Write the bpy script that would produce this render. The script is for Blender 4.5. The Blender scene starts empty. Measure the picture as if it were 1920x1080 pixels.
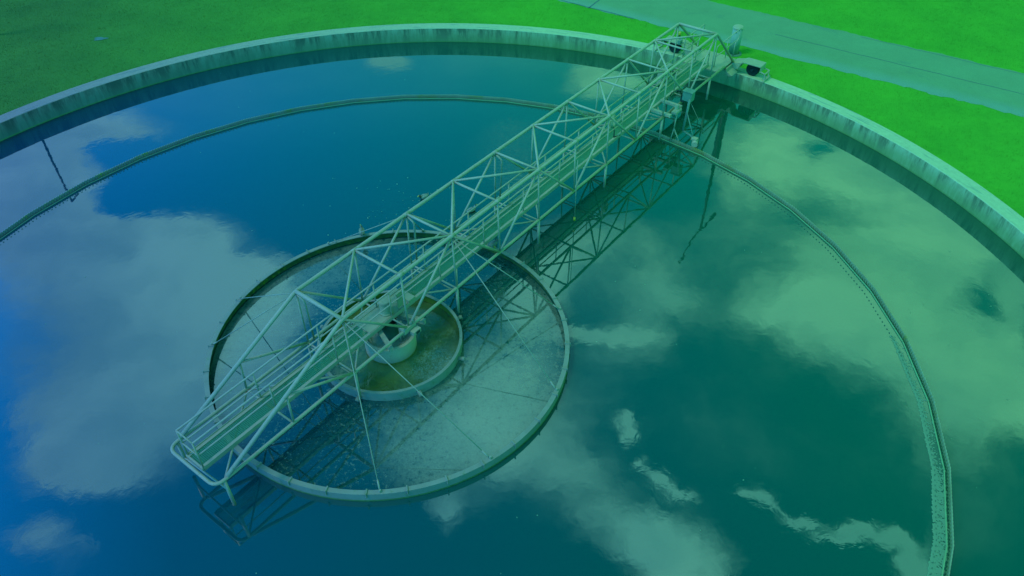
# Circular settling tank with a rotating truss bridge, seen from above.
import bpy, bmesh, math, random
import numpy as np
from mathutils import Vector, Matrix
random.seed(7); RNG = np.random.default_rng(11)
scene = bpy.context.scene
COL = scene.collection
PI = math.pi

# ------------------------------------------------------------------ places (metres, water level z = 0)
CX, CY = -4.198, 18.421            # centre of the tank
PHI = 0.9173                       # heading of the bridge
R_IN, WALL_T, WALL_H = 24.57, 0.745, 0.825
GROUND_Z = 0.73
R_WELL, WELL_H = 6.157, 0.324
R_RING, RING_H = 2.478, 0.38
R_WEIR, WEIR_H = 17.83, 0.19
AX = Vector((math.cos(PHI), math.sin(PHI), 0)); NN = Vector((math.sin(PHI), -math.cos(PHI), 0))
C0 = Vector((CX, CY, 0))
OFF = -0.095
WT, WB, ZT, ZB = 1.014, 1.071, 3.70, 1.447
PANEL, S0, S_END = 2.4447, 22.032, -7.32
def world(s, t, z): return C0 + AX*s + NN*t + Vector((0, 0, z))

# ------------------------------------------------------------------ helpers
def tag(o, label=None, cat=None, group=None, kind=None):
    if label: o['label'] = label
    if cat: o['category'] = cat
    if group: o['group'] = group
    if kind: o['kind'] = kind
    return o

def empty(name, loc=(0, 0, 0), rz=0.0, parent=None):
    o = bpy.data.objects.new(name, None); COL.objects.link(o)
    o.empty_display_size = .3
    o.location = loc; o.rotation_euler = (0, 0, rz)
    if parent: o.parent = parent
    return o

class MB:
    """collects shapes and links them as one mesh object"""
    def __init__(self): self.v = []; self.f = []; self.s = []
    def add(self, vs, fs, smooth=False):
        n = len(self.v)
        self.v.extend([tuple(x) for x in vs])
        for f in fs: self.f.append([i+n for i in f]); self.s.append(smooth)
    def box(self, c, size, rz=0.0, m=None):
        sx, sy, sz = [x/2 for x in size]
        vs = [Vector((x*sx, y*sy, z*sz)) for z in (-1, 1) for x, y in ((-1, -1), (1, -1), (1, 1), (-1, 1))]
        R = m if m is not None else Matrix.Rotation(rz, 3, 'Z')
        vs = [R @ v + Vector(c) for v in vs]
        self.add(vs, [(3, 2, 1, 0), (4, 5, 6, 7), (0, 1, 5, 4), (1, 2, 6, 5), (2, 3, 7, 6), (3, 0, 4, 7)])
    def bar(self, a, b, w, h):
        a = Vector(a); b = Vector(b); d = (b-a); L = d.length; d.normalize()
        up = Vector((0, 0, 1)) if abs(d.z) < .95 else Vector((1, 0, 0))
        y = up.cross(d).normalized(); z = d.cross(y)
        self.box((a+b)/2, (L, w, h), m=Matrix((d, y, z)).transposed())
    def tube(self, pts, r, n=10, caps=True, closed=False):
        pts = [Vector(p) for p in pts]; N = len(pts); rings = []
        for i, p in enumerate(pts):
            if closed: d1 = (p-pts[i-1]).normalized(); d2 = (pts[(i+1) % N]-p).normalized()
            else:
                d1 = (p-pts[i-1]).normalized() if i else None
                d2 = (pts[i+1]-p).normalized() if i < N-1 else None
                d1 = d1 or d2; d2 = d2 or d1
            t = (d1+d2).normalized()
            if i == 0: u = t.orthogonal().normalized()
            else:
                u = (u - t*u.dot(t)).normalized()
            w = t.cross(u)
            k = 1/max(.5, d1.dot(t))
            rr = r[i] if isinstance(r, (list, tuple)) else r
            rings.append([p + (u*math.cos(2*PI*j/n)+w*math.sin(2*PI*j/n))*rr*(k if abs(k-1) > .002 else 1) for j in range(n)])
        vs = [v for R in rings for v in R]; fs = []
        M = N if closed else N-1
        for i in range(M):
            a = i*n; b = ((i+1) % N)*n
            for j in range(n): fs.append((a+j, a+(j+1) % n, b+(j+1) % n, b+j))
        self.add(vs, fs, True)
        if caps and not closed:
            n0 = len(self.v)-len(vs)
            self.f.append([n0+j for j in range(n)][::-1]); self.s.append(False)
            self.f.append([n0+(N-1)*n+j for j in range(n)]); self.s.append(False)
    def lathe(self, prof, n=96, closed=True, smooth=False, c=(0, 0), a0=0.0, caps=False):
        """profile of (r, z) turned round the z axis"""
        m = len(prof); vs = []
        for i in range(n):
            a = a0+2*PI*i/n
            for r, z in prof: vs.append((c[0]+r*math.cos(a), c[1]+r*math.sin(a), z))
        fs = []
        for i in range(n):
            k = (i+1) % n
            for j in range(m if closed else m-1):
                q = (j+1) % m
                fs.append((i*m+j, k*m+j, k*m+q, i*m+q))
        self.add(vs, fs, smooth)
        if caps:
            n0 = len(self.v)-len(vs)
            self.f.append([n0+i*m for i in range(n)][::-1]); self.s.append(False)
            self.f.append([n0+i*m+m-1 for i in range(n)]); self.s.append(False)
    def build(self, name, mat, parent=None, loc=None, rz=0.0):
        me = bpy.data.meshes.new(name)
        me.from_pydata(self.v, [], self.f); me.update()
        me.polygons.foreach_set('use_smooth', self.s)
        bm = bmesh.new(); bm.from_mesh(me); bmesh.ops.recalc_face_normals(bm, faces=bm.faces); bm.to_mesh(me); bm.free()
        if mat: me.materials.append(mat)
        o = bpy.data.objects.new(name, me); COL.objects.link(o)
        if parent: o.parent = parent
        if loc is not None: o.location = loc
        o.rotation_euler = (0, 0, rz)
        return o

def round_poly(pts, r, n=5):
    """rounds the inner corners of an open polyline"""
    pts = [Vector(p) for p in pts]; out = [pts[0]]
    for i in range(1, len(pts)-1):
        p = pts[i]; a = (pts[i-1]-p); b = (pts[i+1]-p)
        q = min(r, a.length*.45, b.length*.45)
        A = p+a.normalized()*q; B = p+b.normalized()*q
        for k in range(n+1):
            t = k/n; out.append(A*(1-t)**2+p*2*t*(1-t)+B*t*t)
    return out+[pts[-1]]

# ------------------------------------------------------------------ materials
class NT:
    def __init__(self, tree): self.t = tree; self.n = tree.nodes; self.l = tree.links
    def node(self, typ, **kw):
        n = self.n.new(typ)
        for k, v in kw.items():
            if k == 'inp':
                for a, b in v.items(): self.put(n.inputs[a], b)
            else: setattr(n, k, v)
        return n
    def put(self, sock, v):
        if isinstance(v, bpy.types.NodeSocket): self.l.new(v, sock)
        else: sock.default_value = v
    def math(self, op, a, b=None, c=None, clamp=False):
        n = self.node('ShaderNodeMath', operation=op); n.use_clamp = clamp
        for i, x in enumerate((a, b, c)):
            if x is not None: self.put(n.inputs[i], x)
        return n.outputs[0]
    def vmath(self, op, a, b=None):
        n = self.node('ShaderNodeVectorMath', operation=op)
        self.put(n.inputs[0], a)
        if b is not None: self.put(n.inputs[1], b)
        return n.outputs['Value'] if op in ('DOT_PRODUCT', 'LENGTH') else n.outputs['Vector']
    def noise(self, vec, scale, detail=4, rough=.55, dist=0.0):
        n = self.node('ShaderNodeTexNoise'); n.inputs['Scale'].default_value = scale
        n.inputs['Detail'].default_value = detail; n.inputs['Roughness'].default_value = rough
        n.inputs['Distortion'].default_value = dist
        if vec is not None: self.l.new(vec, n.inputs['Vector'])
        return n.outputs['Fac']
    def remap(self, v, a, b, c=0.0, d=1.0, smooth=False):
        n = self.node('ShaderNodeMapRange', interpolation_type='SMOOTHSTEP' if smooth else 'LINEAR')
        self.put(n.inputs['Value'], v)
        for k, x in (('From Min', a), ('From Max', b), ('To Min', c), ('To Max', d)): self.put(n.inputs[k], x)
        return n.outputs['Result']
    def mix(self, f, a, b, blend='MIX'):
        n = self.node('ShaderNodeMix', data_type='RGBA', blend_type=blend)
        col = [s for s in n.inputs if s.type == 'RGBA']; fac = [s for s in n.inputs if s.type == 'VALUE'][0]
        self.put(fac, f)
        for s, x in zip(col, (a, b)):
            if isinstance(x, (tuple, list)): x = tuple(x)+(1,)*(4-len(x))
            self.put(s, x)
        return [s for s in n.outputs if s.type == 'RGBA'][0]
    def bump(self, h, strength, dist):
        n = self.node('ShaderNodeBump'); n.inputs['Strength'].default_value = strength; n.inputs['Distance'].default_value = dist
        self.l.new(h, n.inputs['Height']); return n.outputs['Normal']

def material(name):
    m = bpy.data.materials.new(name); m.use_nodes = True
    t = NT(m.node_tree); b = t.n['Principled BSDF']
    return m, t, b

def hue_place(t):
    """0 on the blue side of the site, 1 on the green side: a colour cast over the whole scene, painted into the surface colours by position"""
    g = t.node('ShaderNodeNewGeometry').outputs['Position']
    d = t.vmath('DOT_PRODUCT', g, (GX, GY, 0))
    return t.math('ADD', d, G0, clamp=True), g
GX, GY = .035, .01
G0 = .55+.035*4-.01*18.4
SKY_BLUE, SKY_GREEN = (.02, 1.02, 1.95), (.02, 1.72, .78)
CLOUD_BLUE, CLOUD_GREEN = (3.5, 9.4, 15.2), (3.9, 16.6, 8.9)
SUN_E, SUN_ANG, EXPO = 1.1, 12, 0.0
def two_tone(name, blue, green, rough=.5, vary=.12, vscale=3.0, dirt=None, bumpk=0.0, spec=.12):
    m, t, b = material(name)
    g, pos = hue_place(t)
    k = lambda c: (c[0]*1.12, c[1]*.98, c[2]*.80)
    base = t.mix(g, k(blue), k(green))
    n = t.noise(pos, vscale, 6, .6)
    base = t.mix(1.0, base, t.mix(n, (1-vary*2,)*3, (1+vary*.9,)*3), 'MULTIPLY')
    if dirt:
        col, lo, hi, sc, amt = dirt
        base = t.mix(t.math('MULTIPLY', t.remap(t.noise(pos, sc, 8, .68), lo, hi, smooth=True), amt), base, col)
    t.put(b.inputs['Base Color'], base)
    b.inputs['Roughness'].default_value = rough
    b.inputs['Specular IOR Level'].default_value = spec
    if bumpk: t.put(b.inputs['Normal'], t.bump(t.noise(pos, vscale*6, 4), bumpk, .02))
    return m
STEEL = two_tone('painted_steel', (.185, .235, .29), (.22, .46, .26), .45, .09, 2.6, ((.11, .19, .08), .57, .72, 7.0, .6))
PLATE = two_tone('painted_plate', (.16, .21, .245), (.195, .45, .225), .5, .10, 2.6, ((.10, .26, .16), .52, .72, 5.0, .5))
WELLPAINT = two_tone('well_paint', (.145, .215, .285), (.15, .35, .215), .8, .14, 2.0, ((.06, .20, .06), .54, .70, 3.0, .55), 0.0, 0.0)
GRATING = two_tone('grating', (.025, .20, .17), (.06, .43, .18), .55, .12, 1.0)
RUBBER = two_tone('rubber', (.004, .03, .03), (.004, .045, .03), .7, .1)
BOXBLUE = two_tone('box_paint', (.07, .25, .23), (.085, .33, .20), .45, .08)
DARKSTEEL = two_tone('dark_steel', (.01, .06, .07), (.012, .07, .05), .5, .15)
DRUMPAINT = two_tone('drum_paint', (.26, .30, .34), (.30, .50, .28), .7, .10, 2.5, ((.12, .22, .08), .58, .74, 4.0, .5), 0.0, 0.0)
CABLE = two_tone('cable_steel', (.16, .24, .27), (.18, .38, .23), .5, .05)
YELLOW, _t, _b = material('yellow_plastic'); _b.inputs['Base Color'].default_value = (.30, .42, .02, 1); _b.inputs['Roughness'].default_value = .5
PALEYEL, _t, _b = material('pale_yellow_cloth'); _b.inputs['Base Color'].default_value = (.16, .42, .15, 1); _b.inputs['Roughness'].default_value = .8

def polar(t, pos):
    d = t.vmath('SUBTRACT', pos, (CX, CY, 0))
    s = t.node('ShaderNodeSeparateXYZ'); t.l.new(d, s.inputs[0])
    ang = t.math('ARCTAN2', s.outputs[1], s.outputs[0])
    rad = t.math('SQRT', t.math('ADD', t.math('MULTIPLY', s.outputs[0], s.outputs[0]), t.math('MULTIPLY', s.outputs[1], s.outputs[1])))
    return ang, rad, s.outputs[2]

def concrete_wall():
    m, t, b = material('stained_concrete')
    g, pos = hue_place(t)
    ang, rad, z = polar(t, pos)
    base = t.mix(g, (.165, .20, .225), (.245, .60, .225))
    # fine grain and long patches on the coping
    n1 = t.noise(pos, 5, 8, .7)
    base = t.mix(1.0, base, t.mix(n1, (.72,)*3, (1.18,)*3), 'MULTIPLY')
    geo = t.node('ShaderNodeNewGeometry')
    sep = t.node('ShaderNodeSeparateXYZ'); t.l.new(geo.outputs['Normal'], sep.inputs[0])
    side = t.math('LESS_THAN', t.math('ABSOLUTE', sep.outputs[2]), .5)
    comb = t.node('ShaderNodeCombineXYZ')
    t.put(comb.inputs[0], t.math('MULTIPLY', ang, 24.57)); t.put(comb.inputs[1], t.math('MULTIPLY', rad, 2.0)); t.put(comb.inputs[2], t.math('MULTIPLY', z, .16))
    # streaks run down from the coping
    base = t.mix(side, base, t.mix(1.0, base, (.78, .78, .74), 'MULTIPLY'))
    st = t.noise(comb.outputs[0], 1.9, 6, .66)
    st2 = t.noise(comb.outputs[0], 6.5, 5, .65)
    streak = t.math('ADD', t.math('MULTIPLY', st, .75), t.math('MULTIPLY', st2, .35))
    dark = t.math('MULTIPLY', t.remap(streak, .52, .63, smooth=True), t.remap(z, .0, .8, .6, 1.0))
    dark = t.math('MULTIPLY', dark, t.math('MULTIPLY', side, .66))
    base = t.mix(dark, base, t.mix(g, (.014, .06, .065), (.02, .11, .035)))
    pale = t.math('MULTIPLY', t.remap(streak, .53, .45, smooth=True), t.math('MULTIPLY', side, .5))
    base = t.mix(pale, base, t.mix(g, (.21, .27, .30), (.30, .70, .29)))
    # mossy film towards the water line
    alg = t.math('MULTIPLY', t.remap(t.math('ADD', z, t.math('MULTIPLY', t.math('SUBTRACT', streak, .55), 1.6)), .75, .10, smooth=True), t.math('MULTIPLY', side, .62))
    base = t.mix(alg, base, t.mix(g, (.05, .19, .17), (.08, .32, .06)))
    line = t.math('MULTIPLY', t.remap(z, .085, .03, smooth=True), t.math('MULTIPLY', side, .6))
    base = t.mix(line, base, (.06, .24, .04))
    # damp marks on the coping
    top = t.math('SUBTRACT', 1.0, side)
    comb2 = t.node('ShaderNodeCombineXYZ')
    t.put(comb2.inputs[0], t.math('MULTIPLY', ang, 12)); t.put(comb2.inputs[1], t.math('MULTIPLY', rad, 5)); 
    spots = t.remap(t.noise(comb2.outputs[0], 1.2, 7, .65), .53, .64, smooth=True)
    base = t.mix(t.math('MULTIPLY', spots, t.math('MULTIPLY', top, .5)), base, t.mix(g, (.03, .11, .16), (.04, .22, .15)))
    # construction joints
    t.put(b.inputs['Base Color'], base); b.inputs['Roughness'].default_value = .85; b.inputs['Specular IOR Level'].default_value = .2
    t.put(b.inputs['Normal'], t.bump(t.noise(pos, 14, 6, .7), .35, .02))
    return m
CONCRETE = concrete_wall()

def turf(name, k=1.0):
    m, t, b = material(name)
    g, pos = hue_place(t)
    base = t.mix(g, (.033*k, .160*k, .034*k), (.040*k, .40*k, .022*k))
    n = t.noise(pos, .35, 6, .6); n2 = t.noise(pos, 2.2, 8, .75); n3 = t.noise(pos, 40, 3, .8)
    mul = t.math('ADD', t.math('MULTIPLY', n, .9), t.math('ADD', t.math('MULTIPLY', n2, .6), t.math('MULTIPLY', n3, .7)))
    base = t.mix(1.0, base, t.mix(t.remap(mul, .75, 1.45), (.70, .78, .84), (1.40, 1.20, 1.10)), 'MULTIPLY')
    t.put(b.inputs['Base Color'], base); b.inputs['Roughness'].default_value = .8; b.inputs['Specular IOR Level'].default_value = .05
    if 'blade' in name:          # blades shade like the sward they belong to
        gn = t.node('ShaderNodeNewGeometry').outputs['Normal']
        t.put(b.inputs['Normal'], t.vmath('NORMALIZE', t.vmath('ADD', t.vmath('MULTIPLY', gn, (.35, .35, .35)), (0, 0, 1))))
    return m
TURF = turf('turf', 1.0); BLADE = turf('grass_blades', 1.12)

def asphalt():
    m, t, b = material('asphalt')
    g, pos = hue_place(t)
    base = t.mix(t.remap(g, .6, 1.0), (.08, .25, .11), (.085, .34, .108))
    n = t.noise(pos, .6, 5, .6); n2 = t.noise(pos, 22, 4, .8)
    base = t.mix(1.0, base, t.mix(n2, (.72,)*3, (1.28,)*3), 'MULTIPLY')
    base = t.mix(1.0, base, t.mix(n, (.84,)*3, (1.14,)*3), 'MULTIPLY')
    st = t.noise(pos, .22, 8, .7, .6); cr = t.noise(pos, 1.1, 8, .8)
    base = t.mix(t.math('MULTIPLY', t.remap(st, .54, .66, smooth=True), .35), base, (.02, .17, .11))
    base = t.mix(t.math('MULTIPLY', t.remap(t.math('ABSOLUTE', t.math('SUBTRACT', cr, .5)), .006, .0, smooth=True), .22), base, (.01, .10, .07))
    # gravel swept to the near edge
    d = t.vmath('SUBTRACT', pos, (CX, CY, 0))
    s = t.vmath('DOT_PRODUCT', d, tuple(AX)); tt = t.vmath('DOT_PRODUCT', d, tuple(NN))
    e = t.math('SUBTRACT', s, t.math('MULTIPLY_ADD', tt, .052, 27.9))
    gr = t.math('MULTIPLY', t.remap(e, 1.3, .1, smooth=True), t.remap(t.noise(pos, 30, 3, .9), .40, .6))
    base = t.mix(t.math('MULTIPLY', gr, .55), base, (.12, .42, .30))
    t.put(b.inputs['Base Color'], base); b.inputs['Roughness'].default_value = .9; b.inputs['Specular IOR Level'].default_value = .2
    t.put(b.inputs['Normal'], t.bump(n2, .4, .02))
    return m
ASPHALT = asphalt()
SEAM, _t, _b = material('seam_tar'); _b.inputs['Base Color'].default_value = (.008, .10, .09, 1); _b.inputs['Roughness'].default_value = .6

def water_mat(name, kind):
    m, t, b = material(name)
    g, pos = hue_place(t)
    t.n.remove(b); out = t.n['Material Output']
    body = t.mix(g, WB_BLUE, WB_GREEN)
    # long lazy ripples with stronger patches
    big = t.noise(pos, .55, 3, .5, .4); mid = t.noise(pos, 2.3, 3, .55, .6)
    h = t.math('ADD', t.math('MULTIPLY', big, 1.0), t.math('MULTIPLY', mid, .28))
    patch = t.remap(t.vmath('LENGTH', t.vmath('MULTIPLY', t.vmath('SUBTRACT', pos, (.2, 30.3, 0)), (1.0, .6, 0))), 3.2, .6, smooth=True)
    patch2 = t.remap(t.vmath('LENGTH', t.vmath('SUBTRACT', pos, (-4.9, 26.4, 0))), 2.2, .3, smooth=True)
    fine = t.noise(t.vmath('MULTIPLY', pos, (1.0, 3.0, 1)), 3.2, 3, .5, .5)
    h = t.math('MULTIPLY_ADD', t.math('MULTIPLY', fine, t.math('MAXIMUM', patch, patch2)), 2.6, h)
    fac = GLOSS; rough = .015
    if kind == 'well':
        # film of scum: pale specks, closed sheets and clear holes
        sp = t.noise(pos, 16, 3, .75); sp2 = t.noise(pos, 5.5, 6, .7); cl = t.noise(pos, .75, 5, .6)
        d = t.vmath('SUBTRACT', pos, (CX, CY, 0))
        tt = t.vmath('DOT_PRODUCT', d, tuple(NN)); ss = t.vmath('DOT_PRODUCT', d, tuple(AX))
        right = t.remap(t.math('ADD', tt, t.math('MULTIPLY', t.math('SUBTRACT', cl, .5), 5.0)), 1.3, 3.4, smooth=True)
        left = t.remap(t.math('ADD', tt, t.math('MULTIPLY', t.math('SUBTRACT', cl, .5), 4.0)), -3.3, -4.6, smooth=True)
        lowend = t.remap(t.math('ADD', ss, t.math('MULTIPLY', tt, .25)), -3.6, -2.2, smooth=True)
        sheet = t.math('MAXIMUM', t.math('MULTIPLY', right, lowend), t.math('MULTIPLY', left, .8))
        hole = t.remap(t.math('MULTIPLY_ADD', t.noise(pos, 2.6, 6, .75), 1.0, t.remap(t.vmath('LENGTH', t.vmath('SUBTRACT', pos, (1.0, 17.6, 0))), 1.8, .2, 0, .22)), .60, .66, smooth=True)
        sheet = t.math('MULTIPLY', sheet, t.math('SUBTRACT', 1.0, hole))
        grain = t.remap(t.math('ADD', t.math('MULTIPLY', sp, .6), t.math('MULTIPLY', sp2, .5)), .40, .66)
        sp3 = t.noise(pos, 7.5, 5, .85)
        specks = t.math('MULTIPLY', t.remap(t.math('MULTIPLY_ADD', sp2, .25, t.math('MULTIPLY', sp3, .80)), .55, .64, smooth=True), t.remap(cl, .36, .58, .25, .9, smooth=True))
        cover = t.math('MAXIMUM', t.math('MULTIPLY', sheet, t.math('MULTIPLY_ADD', grain, .60, .25)), specks)
        scum = t.mix(g, (.11, .215, .21), (.125, .265, .10))
        scum = t.mix(t.remap(sp2, .44, .34), scum, (.03, .10, .05))
        scum = t.mix(t.math('MULTIPLY', t.remap(t.noise(pos, 2.4, 8, .8), .56, .66, smooth=True), .6), scum, (.07, .15, .05))
        body = t.mix(cover, body, scum)
        fac = t.math('MULTIPLY', t.math('SUBTRACT', 1.0, t.math('MULTIPLY', cover, .62)), GLOSS)
        bump = t.bump(h, .12, .02)
    elif kind == 'core':
        # murky, turning water with foam on the far side
        d = t.vmath('SUBTRACT', pos, (CX, CY, 0))
        sw = t.noise(pos, 1.6, 5, .65, 1.5)
        body = t.mix(t.remap(sw, .35, .7), (.035, .12, .035), (.06, .16, .032))
        tt = t.vmath('DOT_PRODUCT', d, tuple(NN)); ss = t.vmath('DOT_PRODUCT', d, tuple(AX))
        zone = t.math('MULTIPLY', t.remap(tt, .7, 1.5, smooth=True), t.remap(t.math('ABSOLUTE', t.math('SUBTRACT', ss, .2)), 1.3, .3, smooth=True))
        fm = t.math('MULTIPLY', t.remap(t.noise(pos, 7.5, 7, .75, 2.0), .42, .66, smooth=True), zone)
        body = t.mix(t.math('MULTIPLY', fm, .8), body, (.12, .34, .24))
        rip = t.noise(t.vmath('MULTIPLY', pos, (1, 1, 1)), 4.5, 4, .6, 1.0)
        bump = t.bump(t.math('ADD', h, t.math('MULTIPLY', rip, 1.0)), .45, .03); fac = GLOSS*.75
    else:
        bump = t.bump(h, .35, RIPPLE)
    dif = t.node('ShaderNodeBsdfDiffuse'); t.put(dif.inputs['Color'], body)
    glo = t.node('ShaderNodeBsdfGlossy'); glo.inputs['Roughness'].default_value = rough; t.l.new(bump, glo.inputs['Normal'])
    glo.inputs['Color'].default_value = (1, 1, 1, 1)
    fr = t.node('ShaderNodeFresnel'); fr.inputs['IOR'].default_value = 1.33; t.l.new(bump, fr.inputs['Normal'])
    fac = t.math('ADD', fac, t.math('MULTIPLY', fr.outputs[0], .8), clamp=True)
    mx = t.node('ShaderNodeMixShader'); t.put(mx.inputs[0], fac); t.l.new(dif.outputs[0], mx.inputs[1]); t.l.new(glo.outputs[0], mx.inputs[2])
    t.l.new(mx.outputs[0], out.inputs['Surface'])
    return m
WB_BLUE, WB_GREEN = (.0, .028, .076), (.0, .096, .034)
GLOSS, RIPPLE = .14, .008
WATER = water_mat('tank_water', 'outer'); WELLWATER = water_mat('scummy_water', 'well'); COREWATER = water_mat('murky_water', 'core')

def foam_mat():
    m, t, b = material('pale_foam')
    g, pos = hue_place(t)
    b.inputs['Roughness'].default_value = .7
    t.put(b.inputs['Base Color'], t.mix(g, (.075, .25, .20), (.08, .30, .115)))
    return m
FOAM = foam_mat()
WEIRM = two_tone('weir_plate', (.13, .22, .36), (.15, .38, .19), .6, .2, 1.2, ((.12, .26, .02), .52, .66, .9, .7))
WEIRRIM = two_tone('weir_rim', (.06, .22, .27), (.12, .50, .20), .5, .1)
BAFFLE = two_tone('baffle_plate', (.03, .13, .15), (.03, .19, .11), .6, .1)
ALGAE = two_tone('algae_skirt', (.02, .10, .06), (.03, .15, .03), .7, .25, 4.0, ((.09, .20, .02), .5, .66, 5.0, .8))
# ================================================================== SETTING
# turf with the hole of the tank in it
def ring_sheet(name, r0, r1, z, mat, n=192, kind='structure', rings=1):
    me = bpy.data.meshes.new(name); vs = []; fs = []
    rs = [r0+(r1-r0)*k/rings for k in range(rings+1)]
    for r in rs:
        for i in range(n): vs.append((CX+r*math.cos(2*PI*i/n), CY+r*math.sin(2*PI*i/n), z))
    for k in range(rings):
        for i in range(n): fs.append((k*n+i, (k+1)*n+i, (k+1)*n+(i+1) % n, k*n+(i+1) % n))
    me.from_pydata(vs, [], fs); me.materials.append(mat); me.update()
    o = bpy.data.objects.new(name, me); COL.objects.link(o); tag(o, kind=kind); return o
ring_sheet('lawn', R_IN+WALL_T-.02, 420, GROUND_Z, TURF)

# road behind the tank: two slabs either side of a crack line, one sheet
def st_quad(name, pts, z, mat):
    m = MB(); m.add([world(s, t, z) for s, t in pts], [tuple(range(len(pts)))])
    return tag(m.build(name, mat), kind='structure')
def s_near(t): return 27.9+.052*t+(.05*math.sin(t*1.7)+.04*math.sin(t*4.1+1)+.03*math.sin(t*9.3))
def s_far(t): return 32.95+.048*t+(.05*math.sin(t*1.3+2)+.04*math.sin(t*3.7))
m = MB(); n = 700; T0, T1 = -90, 90
vs = []; fs = []
for i in range(n+1):
    t = T0+(T1-T0)*i/n
    j1 = (random.random()-.5)*.10; j2 = (random.random()-.5)*.10
    vs.append(world(s_near(t)+j1, t, GROUND_Z+.006)); vs.append(world(s_far(t)+j2, t, GROUND_Z+.006))
for i in range(n): fs.append((2*i, 2*i+1, 2*i+3, 2*i+2))
m.add(vs, fs); road = tag(m.build('road', ASPHALT), kind='structure')
m = MB()
def strip(pts, w):
    vs = []
    for i, (s, t) in enumerate(pts):
        a = Vector(pts[max(0, i-1)]); b = Vector(pts[min(len(pts)-1, i+1)]); d = (b-a).normalized(); q = Vector((-d.y, d.x))*w/2
        vs += [world(s+q.x, t+q.y, GROUND_Z+.011), world(s-q.x, t-q.y, GROUND_Z+.011)]
    m.add(vs, [(2*i, 2*i+1, 2*i+3, 2*i+2) for i in range(len(pts)-1)])
def wob(k): return .015*math.sin(k*2.1)+.012*math.sin(k*5.3)
strip([(30.42+.047*t+wob(t), t) for t in np.linspace(1.0, 40, 90)], .035)
strip([(33.02+.048*t-.25+wob(t), t) for t in np.linspace(5, 30, 50)], .03)
strip([(27.62+.048*(t+6.4)+wob(t), t) for t in np.linspace(-30, -6.6, 50)], .075)
strip([(27.35, -9.62), (28.2, -9.72), (29.4, -9.85), (31.5, -10.2), (32.4, -10.3)], .07)
tag(m.build('road_seam', SEAM), kind='structure')

# pale bare patch in the lawn
m = MB(); vs = []
for i in range(18):
    a = 2*PI*i/18; r = 1+.25*math.sin(3*a+1)+.15*math.sin(5*a)
    vs.append((-23.4+.36*r*math.cos(a), 42.1+.22*r*math.sin(a), GROUND_Z+.02))
m.add(vs, [tuple(range(18))])
tag(m.build('lawn_patch', two_tone('dry_turf', (.05, .22, .22), (.05, .22, .2), .9, .2, 6)), kind='structure')

# grass blades where the lawn is seen
def blades():
    N = 700000
    X = RNG.uniform(-52, 52, N); Y = RNG.uniform(14, 66, N)
    dx, dy = X-CX, Y-CY; r = np.hypot(dx, dy)
    s = dx*AX.x+dy*AX.y; t = dx*NN.x+dy*NN.y
    sn = 27.9+.052*t+.05*np.sin(t*1.7)+.04*np.sin(t*4.1+1)+RNG.normal(0, .06, N)
    sf = 32.95+.048*t+RNG.normal(0, .07, N)
    depth = Y*.743+12.8
    keep = (r > R_IN+WALL_T+.02) & ((s < sn) | (s > sf)) & (np.abs(X) < depth*.73)
    # thin where the vent stack stands and the bare patch lies
    keep &= np.hypot(X-12.25, Y-39.75) > .40
    keep &= np.hypot((X+23.4)/.36, (Y-42.1)/.22) > RNG.uniform(.5, 1.3, N)
    X, Y = X[keep], Y[keep]; n = len(X)
    cl = np.sin(X*1.9+np.sin(Y*1.3)*2)*np.sin(Y*2.3+np.sin(X*.9)*2)
    h = RNG.uniform(.025, .055, n)*(1+.2*cl); w = RNG.uniform(.007, .015, n); a = RNG.uniform(0, PI, n)
    lx, ly = RNG.normal(0, .02, n), RNG.normal(0, .02, n)
    V = np.empty((n, 3, 3), np.float32)
    V[:, 0] = np.stack([X-w*np.cos(a), Y-w*np.sin(a), np.full(n, GROUND_Z-.01)], 1)
    V[:, 1] = np.stack([X+w*np.cos(a), Y+w*np.sin(a), np.full(n, GROUND_Z-.01)], 1)
    V[:, 2] = np.stack([X+lx, Y+ly, GROUND_Z+h], 1)
    me = bpy.data.meshes.new('grass')
    me.vertices.add(n*3); me.vertices.foreach_set('co', V.reshape(-1))
    me.loops.add(n*3); me.loops.foreach_set('vertex_index', np.arange(n*3, dtype=np.int32))
    me.polygons.add(n); me.polygons.foreach_set('loop_start', np.arange(0, n*3, 3, dtype=np.int32)); me.polygons.foreach_set('loop_total', np.full(n, 3, np.int32))
    me.update(); me.validate(); me.materials.append(BLADE)
    o = bpy.data.objects.new('grass', me); COL.objects.link(o); tag(o, kind='stuff')
blades()

# water: three sheets that meet under the ring walls
ring_sheet('water', R_WELL-.1, R_IN+.1, 0, WATER)
ring_sheet('water', R_RING-.05, R_WELL-.1, 0, WELLWATER)
ring_sheet('water', .3, R_RING-.05, 0, COREWATER, n=64)

# ================================================================== TANK WALL
m = MB()
N = 288
m.lathe([(R_IN, -.6), (R_IN, WALL_H-.02), (R_IN+.02, WALL_H), (R_IN+WALL_T-.03, WALL_H), (R_IN+WALL_T, WALL_H-.03), (R_IN+WALL_T, -.6)], n=N, smooth=False)
w = m.build('tank_wall', CONCRETE, None, (CX, CY, 0))
tag(w, 'round concrete tank wall with streaked inner face and pale flat coping', 'tank wall')

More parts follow.
